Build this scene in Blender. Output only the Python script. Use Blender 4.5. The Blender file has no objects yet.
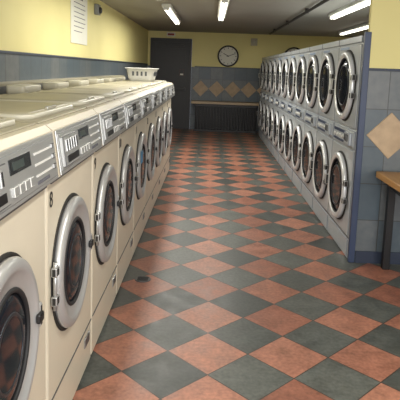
import bpy, bmesh, math, random
from mathutils import Vector, Matrix, Euler
random.seed(4)
D=bpy.data
SC=bpy.context.scene
COL=SC.collection
SC.view_settings.view_transform='Standard'

def lin(c):
    out=[]
    for v in c:
        v/=255.0
        out.append(v/12.92 if v<=0.04045 else ((v+0.055)/1.055)**2.4)
    return tuple(out)+(1.0,)

# ---------------- node helper ----------------
class NT:
    def __init__(s,name):
        s.m=D.materials.new(name); s.m.use_nodes=True
        s.t=s.m.node_tree; s.b=s.t.nodes['Principled BSDF']
    def n(s,ty,**k):
        nd=s.t.nodes.new(ty)
        for a,v in k.items(): setattr(nd,a,v)
        return nd
    def l(s,a,b): s.t.links.new(a,b)
    def math(s,op,a,b=None,c=None):
        nd=s.n('ShaderNodeMath',operation=op)
        for i,v in enumerate((a,b,c)):
            if v is None: continue
            if isinstance(v,(int,float)): nd.inputs[i].default_value=v
            else: s.l(v,nd.inputs[i])
        return nd.outputs[0]
    def mix(s,f,a,b,mode='MIX'):
        nd=s.n('ShaderNodeMix',data_type='RGBA',blend_type=mode)
        for sock,v in ((nd.inputs[0],f),(nd.inputs[6],a),(nd.inputs[7],b)):
            if isinstance(v,(int,float)): sock.default_value=v
            elif isinstance(v,tuple): sock.default_value=v
            else: s.l(v,sock)
        return nd.outputs[2]
    def noise(s,scale,detail=3,vec=None):
        nd=s.n('ShaderNodeTexNoise'); nd.inputs['Scale'].default_value=scale
        nd.inputs['Detail'].default_value=detail
        if vec is not None: s.l(vec,nd.inputs['Vector'])
        return nd.outputs[0]

def mat(name,rgb,rough=0.5,metal=0.0,var=0.06,scale=6,emit=None,es=1.0,spec=0.5):
    k=NT(name); b=k.b
    b.inputs['Roughness'].default_value=rough; b.inputs['Metallic'].default_value=metal
    b.inputs['Specular IOR Level'].default_value=spec
    pos=k.n('ShaderNodeNewGeometry').outputs['Position']
    f=k.noise(scale,4,pos)
    c=lin(rgb); d=tuple(x*(1-var*3) for x in c[:3])+(1,); e=tuple(min(1,x*(1+var)) for x in c[:3])+(1,)
    k.l(k.mix(f,d,e),b.inputs['Base Color'])
    if emit:
        b.inputs['Emission Color'].default_value=lin(emit); b.inputs['Emission Strength'].default_value=es
    return k.m

def tile_nodes(k,u,v,size,grout):
    U=k.math('DIVIDE',u,size); V=k.math('DIVIDE',v,size)
    fu=k.math('FRACT',U); fv=k.math('FRACT',V)
    du=k.math('MINIMUM',fu,k.math('SUBTRACT',1.0,fu)); dv=k.math('MINIMUM',fv,k.math('SUBTRACT',1.0,fv))
    d=k.math('MINIMUM',du,dv)
    mask=k.math('GREATER_THAN',d,grout/size)
    return mask,k.math('FLOOR',U),k.math('FLOOR',V)

def rnd(k,a,b,off=0.0):
    cv=k.n('ShaderNodeCombineXYZ'); k.l(a,cv.inputs[0]); k.l(b,cv.inputs[1]); cv.inputs[2].default_value=off
    w=k.n('ShaderNodeTexWhiteNoise',noise_dimensions='3D'); k.l(cv.outputs[0],w.inputs['Vector'])
    return w.outputs['Value']

def floor_mat():
    k=NT('floor_checker_quarry_tile')
    pos=k.n('ShaderNodeNewGeometry').outputs['Position']
    sp=k.n('ShaderNodeSeparateXYZ'); k.l(pos,sp.inputs[0])
    x0,y0,s=0.04,2.80,0.313
    x=k.math('SUBTRACT',sp.outputs[0],x0); y=k.math('SUBTRACT',sp.outputs[1],y0)
    r=1/math.sqrt(2)
    u=k.math('ADD',k.math('MULTIPLY',k.math('ADD',x,y),r),s*0.5+s*40)
    v=k.math('ADD',k.math('MULTIPLY',k.math('SUBTRACT',y,x),r),s*0.5+s*40)
    m,a,b=tile_nodes(k,u,v,s,0.003)
    par=k.math('MODULO',k.math('ADD',a,b),2.0)
    par=k.math('GREATER_THAN',par,0.5)
    w=rnd(k,a,b)
    n1=k.noise(9,6,pos); n2=k.noise(45,4,pos); n3=k.noise(1.3,3,pos); n4=k.noise(5,8,pos)
    ora=k.mix(w,lin((146,90,72)),lin((184,126,104)))
    ora=k.mix(k.math('MULTIPLY',n4,0.5),ora,lin((146,110,92)))
    drk=k.mix(w,lin((64,70,70)),lin((98,103,99)))
    drk=k.mix(k.math('MULTIPLY',n4,0.4),drk,lin((98,95,86)))
    c=k.mix(par,ora,drk)
    mot=k.math('ADD',k.math('MULTIPLY',n1,1.2),k.math('MULTIPLY',n2,1.0))
    mot=k.math('ADD',mot,-0.10)
    mot=k.math('ADD',mot,k.math('MULTIPLY',k.math('SUBTRACT',n3,0.5),0.5))
    cc=k.n('ShaderNodeCombineColor')
    for i in range(3): k.l(mot,cc.inputs[i])
    c=k.mix(1.0,c,cc.outputs[0],'MULTIPLY')
    c=k.mix(m,lin((74,64,58)),c)
    k.l(c,k.b.inputs['Base Color'])
    ro=k.math('ADD',k.math('MULTIPLY',n1,0.35),0.26)
    k.l(ro,k.b.inputs['Roughness'])
    k.b.inputs['Specular IOR Level'].default_value=0.42
    bp=k.n('ShaderNodeBump'); bp.inputs['Strength'].default_value=0.3; bp.inputs['Distance'].default_value=0.004
    h=k.math('ADD',k.math('MULTIPLY',m,1.0),k.math('MULTIPLY',n1,0.8))
    k.l(h,bp.inputs['Height']); k.l(bp.outputs[0],k.b.inputs['Normal'])
    return k.m

def wall_mat(name,axis,ztop=1.60,s=0.305,off=0.0):
    k=NT(name)
    pos=k.n('ShaderNodeNewGeometry').outputs['Position']
    sp=k.n('ShaderNodeSeparateXYZ'); k.l(pos,sp.inputs[0])
    u=k.math('ADD',sp.outputs[axis],s*40+off); z=k.math('ADD',sp.outputs[2],s*20-ztop)
    m,a,b=tile_nodes(k,u,z,s,0.0035)
    w=rnd(k,a,b)
    n1=k.noise(7,6,pos); n2=k.noise(2,3,pos)
    t=k.mix(w,lin((84,96,104)),lin((124,132,136)))
    t=k.mix(n1,t,lin((76,94,106)))
    t=k.mix(k.math('MULTIPLY',w,0.35),t,lin((130,120,106)))
    n5=k.noise(14,8,pos)
    t=k.mix(k.math('MULTIPLY',n5,0.6),t,lin((60,72,84)))
    t=k.mix(m,lin((64,66,66)),t)
    yel=k.mix(n2,lin((220,210,144)),lin((232,222,158)))
    up=k.math('GREATER_THAN',sp.outputs[2],ztop)
    k.l(k.mix(up,t,yel),k.b.inputs['Base Color'])
    k.l(k.math('ADD',k.math('MULTIPLY',up,0.25),0.4),k.b.inputs['Roughness'])
    return k.m

def wood_mat(name,c1,c2,axis=0):
    k=NT(name)
    pos=k.n('ShaderNodeNewGeometry').outputs['Position']
    mp=k.n('ShaderNodeMapping'); k.l(pos,mp.inputs[0])
    sc=[22,22,22]; sc[axis]=1.5; mp.inputs['Scale'].default_value=sc
    f=k.noise(1.0,6,mp.outputs[0])
    k.l(k.mix(f,lin(c1),lin(c2)),k.b.inputs['Base Color']); k.b.inputs['Roughness'].default_value=0.35
    return k.m

M={}
M['floor']=floor_mat()
M['wl']=wall_mat('wall_left_paint_and_tile',1,1.62)
M['wb']=wall_mat('wall_back_paint_and_tile',0)
M['wp']=wall_mat('wall_partition_paint_and_tile',0,1.585,0.305,0.10)
M['ceil']=mat('ceiling_grey_paint',(156,154,144),0.8,var=0.04,scale=2)
M['body']=mat('cream_enamel',(224,215,195),0.35,var=0.05,scale=3)
M['top']=mat('worn_beige_top',(180,173,150),0.4,var=0.14,scale=5)
M['lid']=mat('pale_lid',(202,198,182),0.3,var=0.06,scale=5)
M['panel']=mat('grey_control_panel',(128,130,130),0.4,var=0.05,scale=8)
M['paneld']=mat('dark_grey_inset',(84,86,88),0.4)
M['black']=mat('black_plastic',(22,22,24),0.4)
M['display']=mat('display_black',(20,24,26),0.15)
M['chrome']=mat('brushed_steel',(186,187,186),0.3,metal=0.55,var=0.03)
M['alu']=mat('cast_aluminium_ring',(198,199,199),0.32,metal=0.45,var=0.04)
M['ringw']=mat('dryer_door_ring',(228,231,234),0.25,metal=0.3,var=0.03)
M['white']=mat('white_plastic',(226,226,222),0.4,var=0.02)
M['glass']=mat('dark_door_glass',(26,30,38),0.10,var=0.1,spec=0.45)
M['drum']=mat('drum_dark',(62,66,72),0.3,metal=0.5)
M['rubber']=mat('rubber_seal',(38,38,40),0.6)
M['seam']=mat('dark_seam',(40,38,36),0.7)
M['dry']=mat('dryer_grey_enamel',(188,194,200),0.3,metal=0.2,var=0.05)
M['dryp']=mat('dryer_grey_panel',(148,156,168),0.4,var=0.05,scale=8)
M['blue']=mat('slate_blue_trim',(52,66,96),0.45,var=0.06)
M['bluel']=mat('pale_blue_label',(140,160,190),0.45)
M['dkblue']=mat('dark_blue_trim',(44,54,74),0.5)
M['dia']=mat('tan_diamond_tile',(196,170,138),0.5,var=0.16,scale=10)
M['door']=mat('dark_grey_door_paint',(78,77,78),0.5)
M['frame']=mat('door_frame_paint',(54,54,57),0.5)
M['wood']=wood_mat('honey_wood',(160,112,58),(204,158,96),1)
M['woodb']=wood_mat('bench_wood',(150,128,98),(190,166,132),0)
M['tube']=mat('fluorescent_tube',(255,255,250),0.4,var=0.0,emit=(255,252,238),es=4.0)
M['fix']=mat('light_housing',(200,200,192),0.5)
M['red']=mat('red_sign',(150,50,40),0.5)
M['paper']=mat('white_paper',(226,226,216),0.7,var=0.02)
M['ink']=mat('print_ink',(100,100,108),0.7)
M['cyan']=mat('blue_sticker',(70,135,180),0.4)
M['pipe']=mat('dark_pipe',(48,46,44),0.5)
M['green']=mat('display_lcd',(60,70,68),0.3)

# ---------------- mesh builder ----------------
class B:
    def __init__(s): s.bm=bmesh.new(); s.mats=[]
    def mi(s,k):
        m=M[k]
        if m not in s.mats: s.mats.append(m)
        return s.mats.index(m)
    def box(s,x0,x1,y0,y1,z0,z1,k,bev=0.0,seg=2,rot=None):
        g=bmesh.ops.create_cube(s.bm,size=1.0); vs=g['verts']
        for v in vs:
            v.co=Vector(((x0+x1)/2+v.co.x*(x1-x0),(y0+y1)/2+v.co.y*(y1-y0),(z0+z1)/2+v.co.z*(z1-z0)))
        fs=set(f for v in vs for f in v.link_faces)
        if bev>0:
            es=list(set(e for v in vs for e in v.link_edges))
            r=bmesh.ops.bevel(s.bm,geom=es,offset=bev,segments=seg,affect='EDGES',profile=0.5)
            fs=set(f for f in r['faces'])|set(f for f in fs if f.is_valid)
            vs=list(set(v for f in fs for v in f.verts))
        i=s.mi(k)
        for f in fs: f.material_index=i
        if rot is not None:
            bmesh.ops.transform(s.bm,matrix=rot,verts=vs)
        return vs
    def rslab(s,x0,x1,y0,y1,z0,z1,r,k):
        def loop(ins,z):
            vs=[]
            for cx,cy,a0 in ((x1-r,y1-r,0),(x0+r,y1-r,90),(x0+r,y0+r,180),(x1-r,y0+r,270)):
                for j in range(7):
                    t=math.radians(a0+j*15); vs.append(s.bm.verts.new((cx+(r-ins)*math.cos(t),cy+(r-ins)*math.sin(t),z)))
            return vs
        i=s.mi(k); L=[loop(0,z0),loop(0,z1-.006),loop(.002,z1-.002),loop(.007,z1)]
        for a,b in zip(L,L[1:]):
            n=len(a)
            for j in range(n):
                f=s.bm.faces.new((a[j],a[(j+1)%n],b[(j+1)%n],b[j])); f.material_index=i; f.smooth=True
        for q in (L[0],L[-1]):
            f=s.bm.faces.new(q); f.material_index=i
    def prism(s,pts,y0,y1,k):
        a=[s.bm.verts.new((p[0],y0,p[1])) for p in pts]; b=[s.bm.verts.new((p[0],y1,p[1])) for p in pts]
        i=s.mi(k); n=len(pts); fs=[s.bm.faces.new(a),s.bm.faces.new(b[::-1])]
        for j in range(n): fs.append(s.bm.faces.new((a[j],b[j],b[(j+1)%n],a[(j+1)%n])))
        for f in fs: f.material_index=i
    def lathe(s,prof,cx,cy,cz,k,axis='x',seg=48,smooth=True):
        rings=[]
        for h,r in prof:
            ring=[]
            for j in range(seg):
                t=2*math.pi*j/seg; c,d=r*math.cos(t),r*math.sin(t)
                if axis=='x': co=(cx+h,cy+c,cz+d)
                elif axis=='y': co=(cx+c,cy+h,cz+d)
                else: co=(cx+c,cy+d,cz+h)
                ring.append(s.bm.verts.new(co))
            rings.append(ring)
        i=s.mi(k)
        for a,b in zip(rings,rings[1:]):
            for j in range(seg):
                f=s.bm.faces.new((a[j],a[(j+1)%seg],b[(j+1)%seg],b[j])); f.material_index=i; f.smooth=smooth
        for r in (rings[0],rings[-1]):
            f=s.bm.faces.new(r); f.material_index=i
    def mesh(s,name):
        bmesh.ops.recalc_face_normals(s.bm,faces=s.bm.faces[:])
        me=D.meshes.new(name); s.bm.to_mesh(me); s.bm.free()
        for m in s.mats: me.materials.append(m)
        return me
    def obj(s,name,parent=None,loc=(0,0,0)):
        return ob(name,s.mesh(name),parent,loc)
def ob(name,me,parent=None,loc=(0,0,0)):
    o=D.objects.new(name,me); COL.objects.link(o); o.location=loc
    if parent: o.parent=parent
    return o
def empty(name,loc=(0,0,0),rz=0):
    e=D.objects.new(name,None); COL.objects.link(e); e.location=loc; e.rotation_euler=(0,0,rz); e.empty_display_size=0.1
    return e
def annulus(b,prof,cx,cy,cz,k,seg=56):
    i=b.mi(k); rings=[[b.bm.verts.new((cx+h,cy+r*math.cos(2*math.pi*j/seg),cz+r*math.sin(2*math.pi*j/seg))) for j in range(seg)] for h,r in prof]
    n=len(prof)
    for a in range(n):
        p,q=rings[a],rings[(a+1)%n]
        for j in range(seg):
            f=b.bm.faces.new((p[j],p[(j+1)%seg],q[(j+1)%seg],q[j])); f.smooth=True; f.material_index=i
def ring_torus(b,cx,cy,cz,R,r,k,seg=48,ns=10):
    annulus(b,[(r*math.cos(2*math.pi*a/ns),R+r*math.sin(2*math.pi*a/ns)) for a in range(ns)],cx,cy,cz,k,seg)

# ---------------- room ----------------
XL,XR,YF,YB,ZC=-1.62,4.0,-1.6,13.9,2.47
b=B(); b.box(XL-.1,XR+.1,YF-.1,YB+.1,-.1,0,'floor'); b.obj('floor')
b=B(); b.box(XL-.1,XR+.1,YF-.1,YB+.1,ZC,ZC+.1,'ceil'); b.obj('ceiling')
b=B(); b.box(XL-.1,XL,YF,YB,0,ZC,'wl'); WL=b.obj('wall_left')
b=B(); b.box(XR,XR+.1,YF,YB,0,ZC,'wl'); b.obj('wall_right')
# back wall with a real door opening
b=B(); b.box(XL,-1.56,YB,YB+.1,0,ZC,'wb'); b.box(-.50,XR,YB,YB+.1,0,ZC,'wb'); b.box(-1.56,-.50,YB,YB+.1,2.30,ZC,'wb'); WB=b.obj('wall_back')
XP=1.235; YP=4.35
b=B(); b.box(XP,XR,YP,YP+.05,0,ZC,'wp'); WP=b.obj('wall_partition')
b=B()
b.box(XL,XR,YF-.1,YF,0,.5,'wb'); b.box(XL,XR,YF-.1,YF,2.3,ZC,'wb')
b.box(XL,-1.3,YF-.1,YF,.5,2.3,'wb'); b.box(3.7,XR,YF-.1,YF,.5,2.3,'wb')
b.obj('wall_front')
b=B()
for x in (-1.3,.33,1.97,3.64): b.box(x,x+.06,YF-.08,YF-.02,.5,2.3,'chrome')
b.box(-1.24,3.64,YF-.08,YF-.02,.5,.56,'chrome'); b.box(-1.24,3.64,YF-.08,YF-.02,2.24,2.3,'chrome')
b.obj('unseen_window_1')  # unseen storefront frame behind the camera, added to go with the fill light

def diamond(parent,u,pl,z,h,nm):
    b=B(); b.mi('dia'); t=0.006
    pts=[(-h,0),(0,-h),(h,0),(0,h)]
    def P(p,d,sc=1): return (u+p[0]*sc,pl-d,z+p[1]*sc)
    a=[b.bm.verts.new(P(p,0)) for p in pts]; c=[b.bm.verts.new(P(p,t,.97)) for p in pts]
    b.bm.faces.new(c)
    for j in range(4): b.bm.faces.new((a[j],a[(j+1)%4],c[(j+1)%4],c[j]))
    b.obj(nm,parent)
for n in range(11):
    diamond(WB,-.25+n*.41,YB,1.06,.205,'diamond_tile_%d'%(n+1))
for n in range(6):
    diamond(WP,1.46+n*.42,YP,1.07,.19,'diamond_tile_%d'%(n+1))
b=B(); b.box(XL,XL+.012,1.0,YB-.02,1.62,1.64,'dkblue'); b.obj('trim_1')
b=B(); b.box(-.42,XR,YB-.012,YB,1.60,1.62,'dkblue'); b.obj('trim_2')
b=B(); b.box(XP,XR,YP-.01,YP,1.585,1.605,'dkblue'); b.obj('trim_3')
b=B(); b.box(XP-.035,XP+.015,YP-.012,YP+.03,0,1.885,'blue',.004); b.obj('trim_4')
b=B(); b.box(XP+.02,XR,YP-.012,YP,0,.10,'dkblue'); b.obj('baseboard_partition')
b=B(); b.box(XL,-1.43,-.6,8.95,0,1.385,'paneld'); b.box(XL,-1.425,-.6,8.95,1.385,1.40,'top'); b.obj('wall_service_ledge')

# ---------------- washers ----------------
WW=.775
def washer_body():
    b=B(); hw=WW/2-.007; dp=.79
    b.box(-dp,0,-hw,hw,.015,1.13,'body',.012)
    b.box(-dp+.02,-.02,-hw-.005,hw+.005,0,1.30,'seam')
    b.prism([(-dp,1.13),(.0,1.13),(.045,1.145),(.022,1.315),(.0,1.335),(-dp,1.335)],-hw,hw,'body')
    return b.mesh('cabinet')
def washer_panel():
    b=B(); hw=WW/2-.02
    ang=math.atan2(.023,.17)
    R=Matrix.Translation((.035,0,1.23))@Matrix.Rotation(-ang,4,'Y')
    def bx(d,y0,y1,z0,z1,k,bev=0): b.box(0,d,y0,y1,z0,z1,k,bev,2,R)
    bx(.006,-hw,hw,-.083,.083,'chrome',.003)
    bx(.010,-hw+.012,hw-.012,-.07,.07,'panel',.003)
    bx(.02,-hw+.03,-hw+.25,-.058,.055,'paneld',.003)
    for i in range(5):
        y=-hw+.055+i*.035
        bx(.024,y,y+.018,-.005,.042,'chrome',.002)
        bx(.026,y+.006,y+.012,.0,.038,'black')
    bx(.023,-hw+.06,-hw+.22,-.045,-.02,'black')
    bx(.013,-hw+.29,-hw+.46,.012,.055,'display')
    bx(.0145,-hw+.31,-hw+.40,.022,.044,'green')
    for i in range(4):
        bx(.017,-hw+.29+i*.045,-hw+.322+i*.045,-.05,-.022,'white',.002)
    for i in range(3):
        bx(.012,-hw+.50,-hw+.66,.035-i*.035,.042-i*.035,'white')
        bx(.016,-hw+.68,-hw+.70,.032-i*.035,.048-i*.035,'display',.002)
    bx(.013,-hw+.50,-hw+.62,-.058,-.048,'ink')
    return b.mesh('control_panel')
def washer_top():
    b=B(); hw=WW/2-.015
    b.box(-.78,-.03,-hw,hw,1.335,1.343,'top',.003)
    b.rslab(-.60,-.07,-hw+.035,hw-.035,1.343,1.362,.07,'lid')
    b.rslab(-.575,-.095,-hw+.06,hw-.06,1.362,1.366,.055,'top')
    b.rslab(-.77,-.64,-hw+.08,hw-.30,1.343,1.40,.025,'lid')
    b.box(-.105,-.09,-.06,.06,1.362,1.374,'chrome',.003)
    return b.mesh('top_lid')
CZ=.712
def washer_door():
    b=B(); cz=0
    annulus(b,[(0,.306),(.005,.305),(.006,.298),(.006,.19),(0,.19)],0,0,cz,'seam')
    annulus(b,[(.005,.290),(.018,.293),(.030,.288),(.037,.276),(.040,.262),(.037,.248),(.031,.244),(.027,.205),(.020,.190),(.005,.188)],0,0,cz,'alu')
    ring_torus(b,.022,0,cz,.190,.009,'rubber')
    b.lathe([(.003,.187),(.020,.183),(.027,.15),(.031,.10),(.033,.05),(.0335,.01)],0,0,cz,'glass')
    annulus(b,[(.027,.125),(.0315,.122),(.0325,.112),(.029,.110)],0,0,cz,'drum')
    b.box(.006,.030,-.325,-.282,cz-.08,cz-.04,'chrome',.005); b.box(.006,.030,-.325,-.282,cz+.04,cz+.08,'chrome',.005)
    b.lathe([(-.10,.008),(.10,.008)],.020,-.312,cz,'chrome','z',16)
    b.box(.008,.042,.262,.298,cz-.045,cz+.045,'alu',.009)
    b.box(.034,.052,.235,.283,cz-.018,cz+.018,'black',.007)
    bmesh.ops.scale(b.bm,vec=(.95,.915,.955),verts=b.bm.verts[:])
    return b.mesh('round_door')
def washer_trim():
    b=B(); hw=WW/2-.007
    b.box(0,.004,-hw+.01,hw-.01,.235,.240,'paneld')
    b.box(0,.006,hw-.16,hw-.06,.15,.20,'chrome',.002)
    b.box(.001,.012,-hw+.02,hw-.02,1.114,1.130,'paneld')
    return b.mesh('front_trim')
mb,mp,mt,md,mr=washer_body(),washer_panel(),washer_top(),washer_door(),washer_trim()
XW=-.580
Y0=1.90
def text(s,size,parent,loc,rot,m):
    c=D.curves.new('number','FONT'); c.body=s; c.size=size; c.extrude=.0006; c.align_x='CENTER'; c.materials.append(m)
    o=D.objects.new('number_label',c); COL.objects.link(o); o.parent=parent; o.location=loc; o.rotation_euler=rot
washers=[]
for n in range(-2,8):
    yc=Y0+WW*n+WW/2
    e=empty('front_load_washing_machine',(XW,yc,0)); washers.append(e)
    for nm,me in (('cabinet',mb),('control_panel',mp),('top_lid',mt),('front_trim',mr)): ob(nm,me,e)
    ob('round_door',md,e,(0,-.055,CZ))
    text(str(n+8),.085,e,(.002,-.330,1.02),(math.pi/2,0,math.pi/2),M['black'])
e=washers[5]
b=B(); b.box(.040,.044,-.30,-.20,CZ+.06,CZ+.16,'cyan',.001); b.box(.016,.041,-.29,-.28,CZ+.07,CZ+.08,'cyan'); b.obj('blue_sticker',e)

# plastic laundry basket standing on the far washers
b=B()
def bl(hx,hy,z,r=.05,n=6):
    vs=[]
    for cx,cy,a0 in ((hx-r,hy-r,0),(-hx+r,hy-r,90),(-hx+r,-hy+r,180),(hx-r,-hy+r,270)):
        for j in range(n+1):
            t=math.radians(a0+j*90/n); vs.append(b.bm.verts.new((cx+r*math.cos(t),cy+r*math.sin(t),z)))
    return vs
i=b.mi('white')
Ls=[bl(.15,.22,0),bl(.16,.235,.05),bl(.185,.27,.16),bl(.20,.285,.16),bl(.20,.285,.172),bl(.175,.26,.172),bl(.15,.225,.05),bl(.142,.212,.01)]
for a_,c_ in zip(Ls,Ls[1:]):
    n=len(a_)
    for j in range(n):
        f=b.bm.faces.new((a_[j],a_[(j+1)%n],c_[(j+1)%n],c_[j])); f.material_index=i; f.smooth=True
b.bm.faces.new(Ls[0]); b.bm.faces.new(Ls[-1])
for q in range(7):
    for sx in (-1,1):
        b.box(sx*.174-.004,sx*.174+.004,-.18+q*.055,-.155+q*.055,.07,.13,'paneld')
for q in range(4):
    for sy in (-1,1):
        b.box(-.10+q*.055,-.075+q*.055,sy*.255-.004,sy*.255+.004,.07,.13,'paneld')
b.obj('laundry_basket',None,(-.92,7.3,1.3665))

# ---------------- dryers ----------------
DW=.78; XD=1.214; YD=4.43
def dryer_cab():
    b=B(); hw=DW/2-.005; dp=.75
    b.box(-dp,0,-hw,hw,.0,1.86,'dry',.006)
    b.box(-dp+.02,-.006,-hw-.004,hw+.004,.0,1.85,'seam')
    b.box(0,.012,-hw,hw,1.81,1.865,'blue',.003)
    b.box(0,.010,-hw+.012,hw-.012,.93,1.085,'dryp',.004)
    b.box(0,.008,-hw+.02,hw-.02,.02,.16,'dryp',.003)
    b.box(0,.004,-hw,hw,.175,.183,'paneld')
    b.box(0,.012,-hw+.012,hw-.012,1.105,1.795,'dry',.008)
    b.box(0,.012,-hw+.012,hw-.012,.195,.915,'dry',.008)
    return b.mesh('cabinet')
def dryer_ctrl():
    b=B()
    x=.010
    b.box(x,x+.006,-.34,.34,.945,1.07,'dry',.003)
    b.box(x+.006,x+.010,-.32,.10,1.035,1.06,'blue')
    b.box(x+.006,x+.010,-.32,.10,.952,.972,'blue')
    b.box(x+.006,x+.03,.14,.31,.955,1.06,'dryp',.004)
    for i in range(3): b.box(x+.03,x+.034,.165+i*.045,.178+i*.045,.985,1.045,'black')
    for i in range(4): b.lathe([(0,.016),(.014,.015),(.016,.012)],x+.006,-.27+i*.1,1.003,'white','x',20)
    b.box(.012,.016,-.30,.0,1.765,1.785,'bluel')
    return b.mesh('control_strip')
def dryer_door(cz):
    b=B(); X=.012
    annulus(b,[(X,.312),(X+.008,.310),(X+.010,.303),(X+.010,.22),(X,.22)],0,0,cz,'seam')
    annulus(b,[(X+.008,.297),(X+.028,.298),(X+.040,.292),(X+.046,.280),(X+.044,.258),(X+.034,.244),(X+.008,.242)],0,0,cz,'ringw')
    ring_torus(b,X+.030,0,cz,.242,.008,'rubber')
    b.lathe([(X+.002,.240),(X+.026,.238),(X+.032,.16),(X+.034,.02)],0,0,cz,'glass')
    annulus(b,[(X+.030,.185),(X+.036,.182),(X+.0365,.170),(X+.031,.168)],0,0,cz,'drum')
    b.box(X+.010,X+.045,.28,.325,cz-.10,cz-.05,'chrome',.005); b.box(X+.010,X+.045,.28,.325,cz+.05,cz+.10,'chrome',.005)
    b.box(X+.040,X+.075,-.292,-.262,cz-.05,cz+.05,'chrome',.008)
    return b.mesh('round_door')
dc,dt,du,dl=dryer_cab(),dryer_ctrl(),dryer_door(1.450),dryer_door(.555)
for n in range(11):
    e=empty('stacked_tumble_dryer',(XD,YD+DW*n+DW/2,0),math.pi)
    for nm,me in (('cabinet',dc),('control_strip',dt),('upper_door',du),('lower_door',dl)): ob(nm,me,e)

# ---------------- back door ----------------
b=B(); y=YB
b.box(-1.555,-1.49,y-.03,y+.09,0,2.295,'frame',.004); b.box(-.57,-.505,y-.03,y+.09,0,2.295,'frame',.004); b.box(-1.49,-.57,y-.03,y+.09,2.20,2.295,'frame',.004)
b.box(-1.49,-.57,y-.0,y+.09,.0,2.2,'door',.002)
b.box(-1.40,-.66,y-.006,y,1.2,2.05,'frame',.003); b.box(-1.40,-.66,y-.006,y,.15,.9,'frame',.003)
b.box(-1.43,-.64,y-.07,y-.04,1.0,1.05,'paneld',.008); b.box(-1.43,-1.38,y-.05,y,.98,1.07,'paneld',.004); b.box(-.69,-.64,y-.05,y,.98,1.07,'paneld',.004)
b.box(-1.2,-.7,y-.04,y,2.10,2.15,'pipe',.004)
b.box(-.80,-.69,y-.012,y-.005,1.37,1.53,'red',.002); b.box(-.785,-.705,y-.014,y-.012,1.38,1.42,'paper')
b.obj('door_1')
b=B(); b.box(-1.15,-.93,y-.06,y,2.34,2.44,'paper',.006); b.box(-1.12,-.96,y-.063,y-.06,2.365,2.415,'red'); b.obj('exit_sign')

def clock(name,x,z,r):
    e=empty(name,(x,YB,z))
    b=B()
    prof=[(0,r),(-.03,r),(-.045,r*.97),(-.045,r*.86),(-.02,r*.85),(0,r*.85)]
    b.mi('black'); seg=48
    rings=[[b.bm.verts.new((rr*math.cos(2*math.pi*j/seg),h,rr*math.sin(2*math.pi*j/seg))) for j in range(seg)] for h,rr in prof]
    for a in range(len(prof)):
        p,q=rings[a],rings[(a+1)%len(prof)]
        for j in range(seg):
            f=b.bm.faces.new((p[j],p[(j+1)%seg],q[(j+1)%seg],q[j])); f.smooth=True
    b.obj('rim',e)
    b=B(); b.lathe([(-.001,r*.86),(-.022,r*.86)],0,0,0,'paper','y'); b.obj('face',e)
    b=B()
    for k in range(12):
        R=Matrix.Rotation(k*math.pi/6,4,'Y'); b.box(-.006,.006,-.026,-.022,r*.66,r*.80,'black',0,2,R)
    b.box(-.008,.008,-.030,-.026,-.03,r*.5,'black',0,2,Matrix.Rotation(math.radians(-62),4,'Y'))
    b.box(-.006,.006,-.034,-.030,-.04,r*.74,'black',0,2,Matrix.Rotation(math.radians(70),4,'Y'))
    b.lathe([(-.036,.014),(-.022,.014)],0,0,0,'black','y',16)
    b.obj('hands',e)
clock('wall_clock',.42,1.90,.27)
clock('wall_clock',2.08,1.91,.27)

# radiator under a wooden bench top
e=empty('radiator_bench',(0,0,0))
b=B(); b.box(-.46,1.28,13.36,13.87,.70,.76,'woodb',.006); b.obj('top',e)
b=B(); b.box(-.36,1.18,13.54,13.87,.0,.70,'black')
for i in range(20):
    x=-.345+i*.077; b.box(x,x+.042,13.46,13.54,.06,.63,'black',.012)
b.box(-.38,1.20,13.45,13.54,.63,.70,'pipe',.004); b.box(-.38,1.20,13.45,13.54,0,.06,'black',.004)
b.obj('slatted_radiator',e)

e=empty('wooden_table',(0,0,0))
b=B(); b.box(1.36,2.5,3.35,4.31,.735,.785,'wood',.008,3); b.obj('top',e)
b=B()
for x in (1.44,2.36):
    for yy in (3.42,4.2): b.box(x,x+.055,yy,yy+.055,0,.735,'black',.004)
b.box(1.45,1.49,3.47,4.2,.66,.735,'black'); b.box(2.37,2.41,3.47,4.2,.66,.735,'black')
b.box(1.49,2.37,4.21,4.24,.66,.735,'black'); b.box(1.49,2.37,3.43,3.46,.66,.735,'black')
b.obj('legs',e)

b=B(); b.box(XL,XL+.012,6.25,7.05,1.80,2.40,'paper',.003)
for i in range(7):
    b.box(XL+.012,XL+.0135,6.37,6.95-random.random()*.2,2.27-i*.055,2.278-i*.055,'ink')
b.box(XL+.012,XL+.0135,6.5,6.8,2.325,2.345,'ink')
b.obj('laundry_rules_sign')
b=B(); b.box(XL,XL+.06,7.50,7.66,2.24,2.38,'panel',.01); b.lathe([(0,.045),(.02,.043),(.03,.03)],XL+.06,7.58,2.30,'pipe','x',24); b.obj('emergency_light')
b=B(); b.box(.98,1.14,YB-.06,YB,2.18,2.36,'top',.006); b.box(1.02,1.10,YB-.068,YB-.06,2.22,2.32,'pipe',.003); b.obj('electrical_box')

b=B(); b.lathe([(0,.06),(.004,.058)],-.445,3.80,0,'paneld','z',32)
for i in range(5):
    b.box(-.445-.04,-.445+.04,3.765+i*.016,3.772+i*.016,.004,.006,'black')
b.obj('floor_drain')

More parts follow.
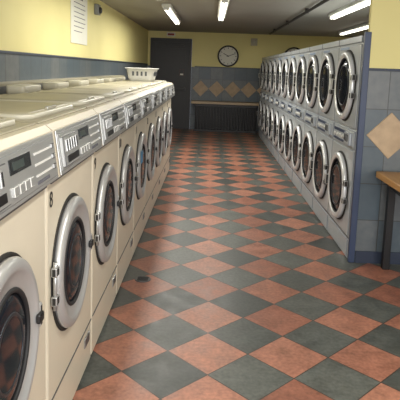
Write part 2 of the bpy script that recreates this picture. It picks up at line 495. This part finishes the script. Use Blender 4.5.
def fixture(x,y0,L=2.4,pw=38):
    e=empty('fluorescent_light',(x,y0+L/2,ZC))
    b=B(); b.box(-.07,.07,-L/2,L/2,-.05,0,'fix',.008); b.box(-.04,.04,-L/2,-L/2+.03,-.09,-.05,'fix'); b.box(-.04,.04,L/2-.03,L/2,-.09,-.05,'fix'); b.obj('housing',e)
    b=B()
    for dx in (-.026,.026): b.lathe([(-L/2+.03,.014),(L/2-.03,.014)],dx,0,-.072,'tube','y',16)
    b.obj('tubes',e)
    l=D.lights.new('lamp','AREA'); l.shape='RECTANGLE'; l.size=.14; l.size_y=L; l.energy=pw; l.color=(1,.965,.88)
    o=D.objects.new('lamp',l); COL.objects.link(o); o.parent=e; o.location=(0,0,-.10)
fixture(-.68,4.5); fixture(-.68,8.0,2.6)
fixture(.14,6.9,2.6)
fixture(1.85,6.2); fixture(2.8,9.6)
fixture(.5,.2,2.4,36)
b=B(); b.lathe([(-3.6,.022),(3.6,.022)],1.35,9.3,2.42,'pipe','y',16)
for yy in (6,8,10,12): b.box(1.325,1.375,yy,yy+.03,2.40,ZC,'pipe')
b.obj('ceiling_conduit')

l=D.lights.new('front_fill_light','AREA'); l.shape='RECTANGLE'; l.size=4.8; l.size_y=1.7; l.energy=195; l.color=(1,.985,.96)  # area fill added out of view behind the camera to light the room
o=D.objects.new('front_fill_light',l); COL.objects.link(o); o.location=(1.2,YF-.02,1.4); o.rotation_euler=(math.radians(90),0,0)

w=D.worlds.new('World'); SC.world=w; w.use_nodes=True
w.node_tree.nodes['Background'].inputs[0].default_value=(.8,.85,1,1); w.node_tree.nodes['Background'].inputs[1].default_value=.6

cd=D.cameras.new('camera'); cam=D.objects.new('camera',cd); COL.objects.link(cam)
cam.location=(0,0,1.55)
R=Matrix.Rotation(math.radians(.88),4,'Z')@Matrix.Rotation(math.radians(90-8),4,'X')@Matrix.Rotation(math.radians(2.0),4,'Z')
cam.rotation_euler=R.to_euler()
cd.sensor_width=36; cd.lens=540/400*36; cd.shift_y=-55/400; cd.clip_start=.02
SC.camera=cam
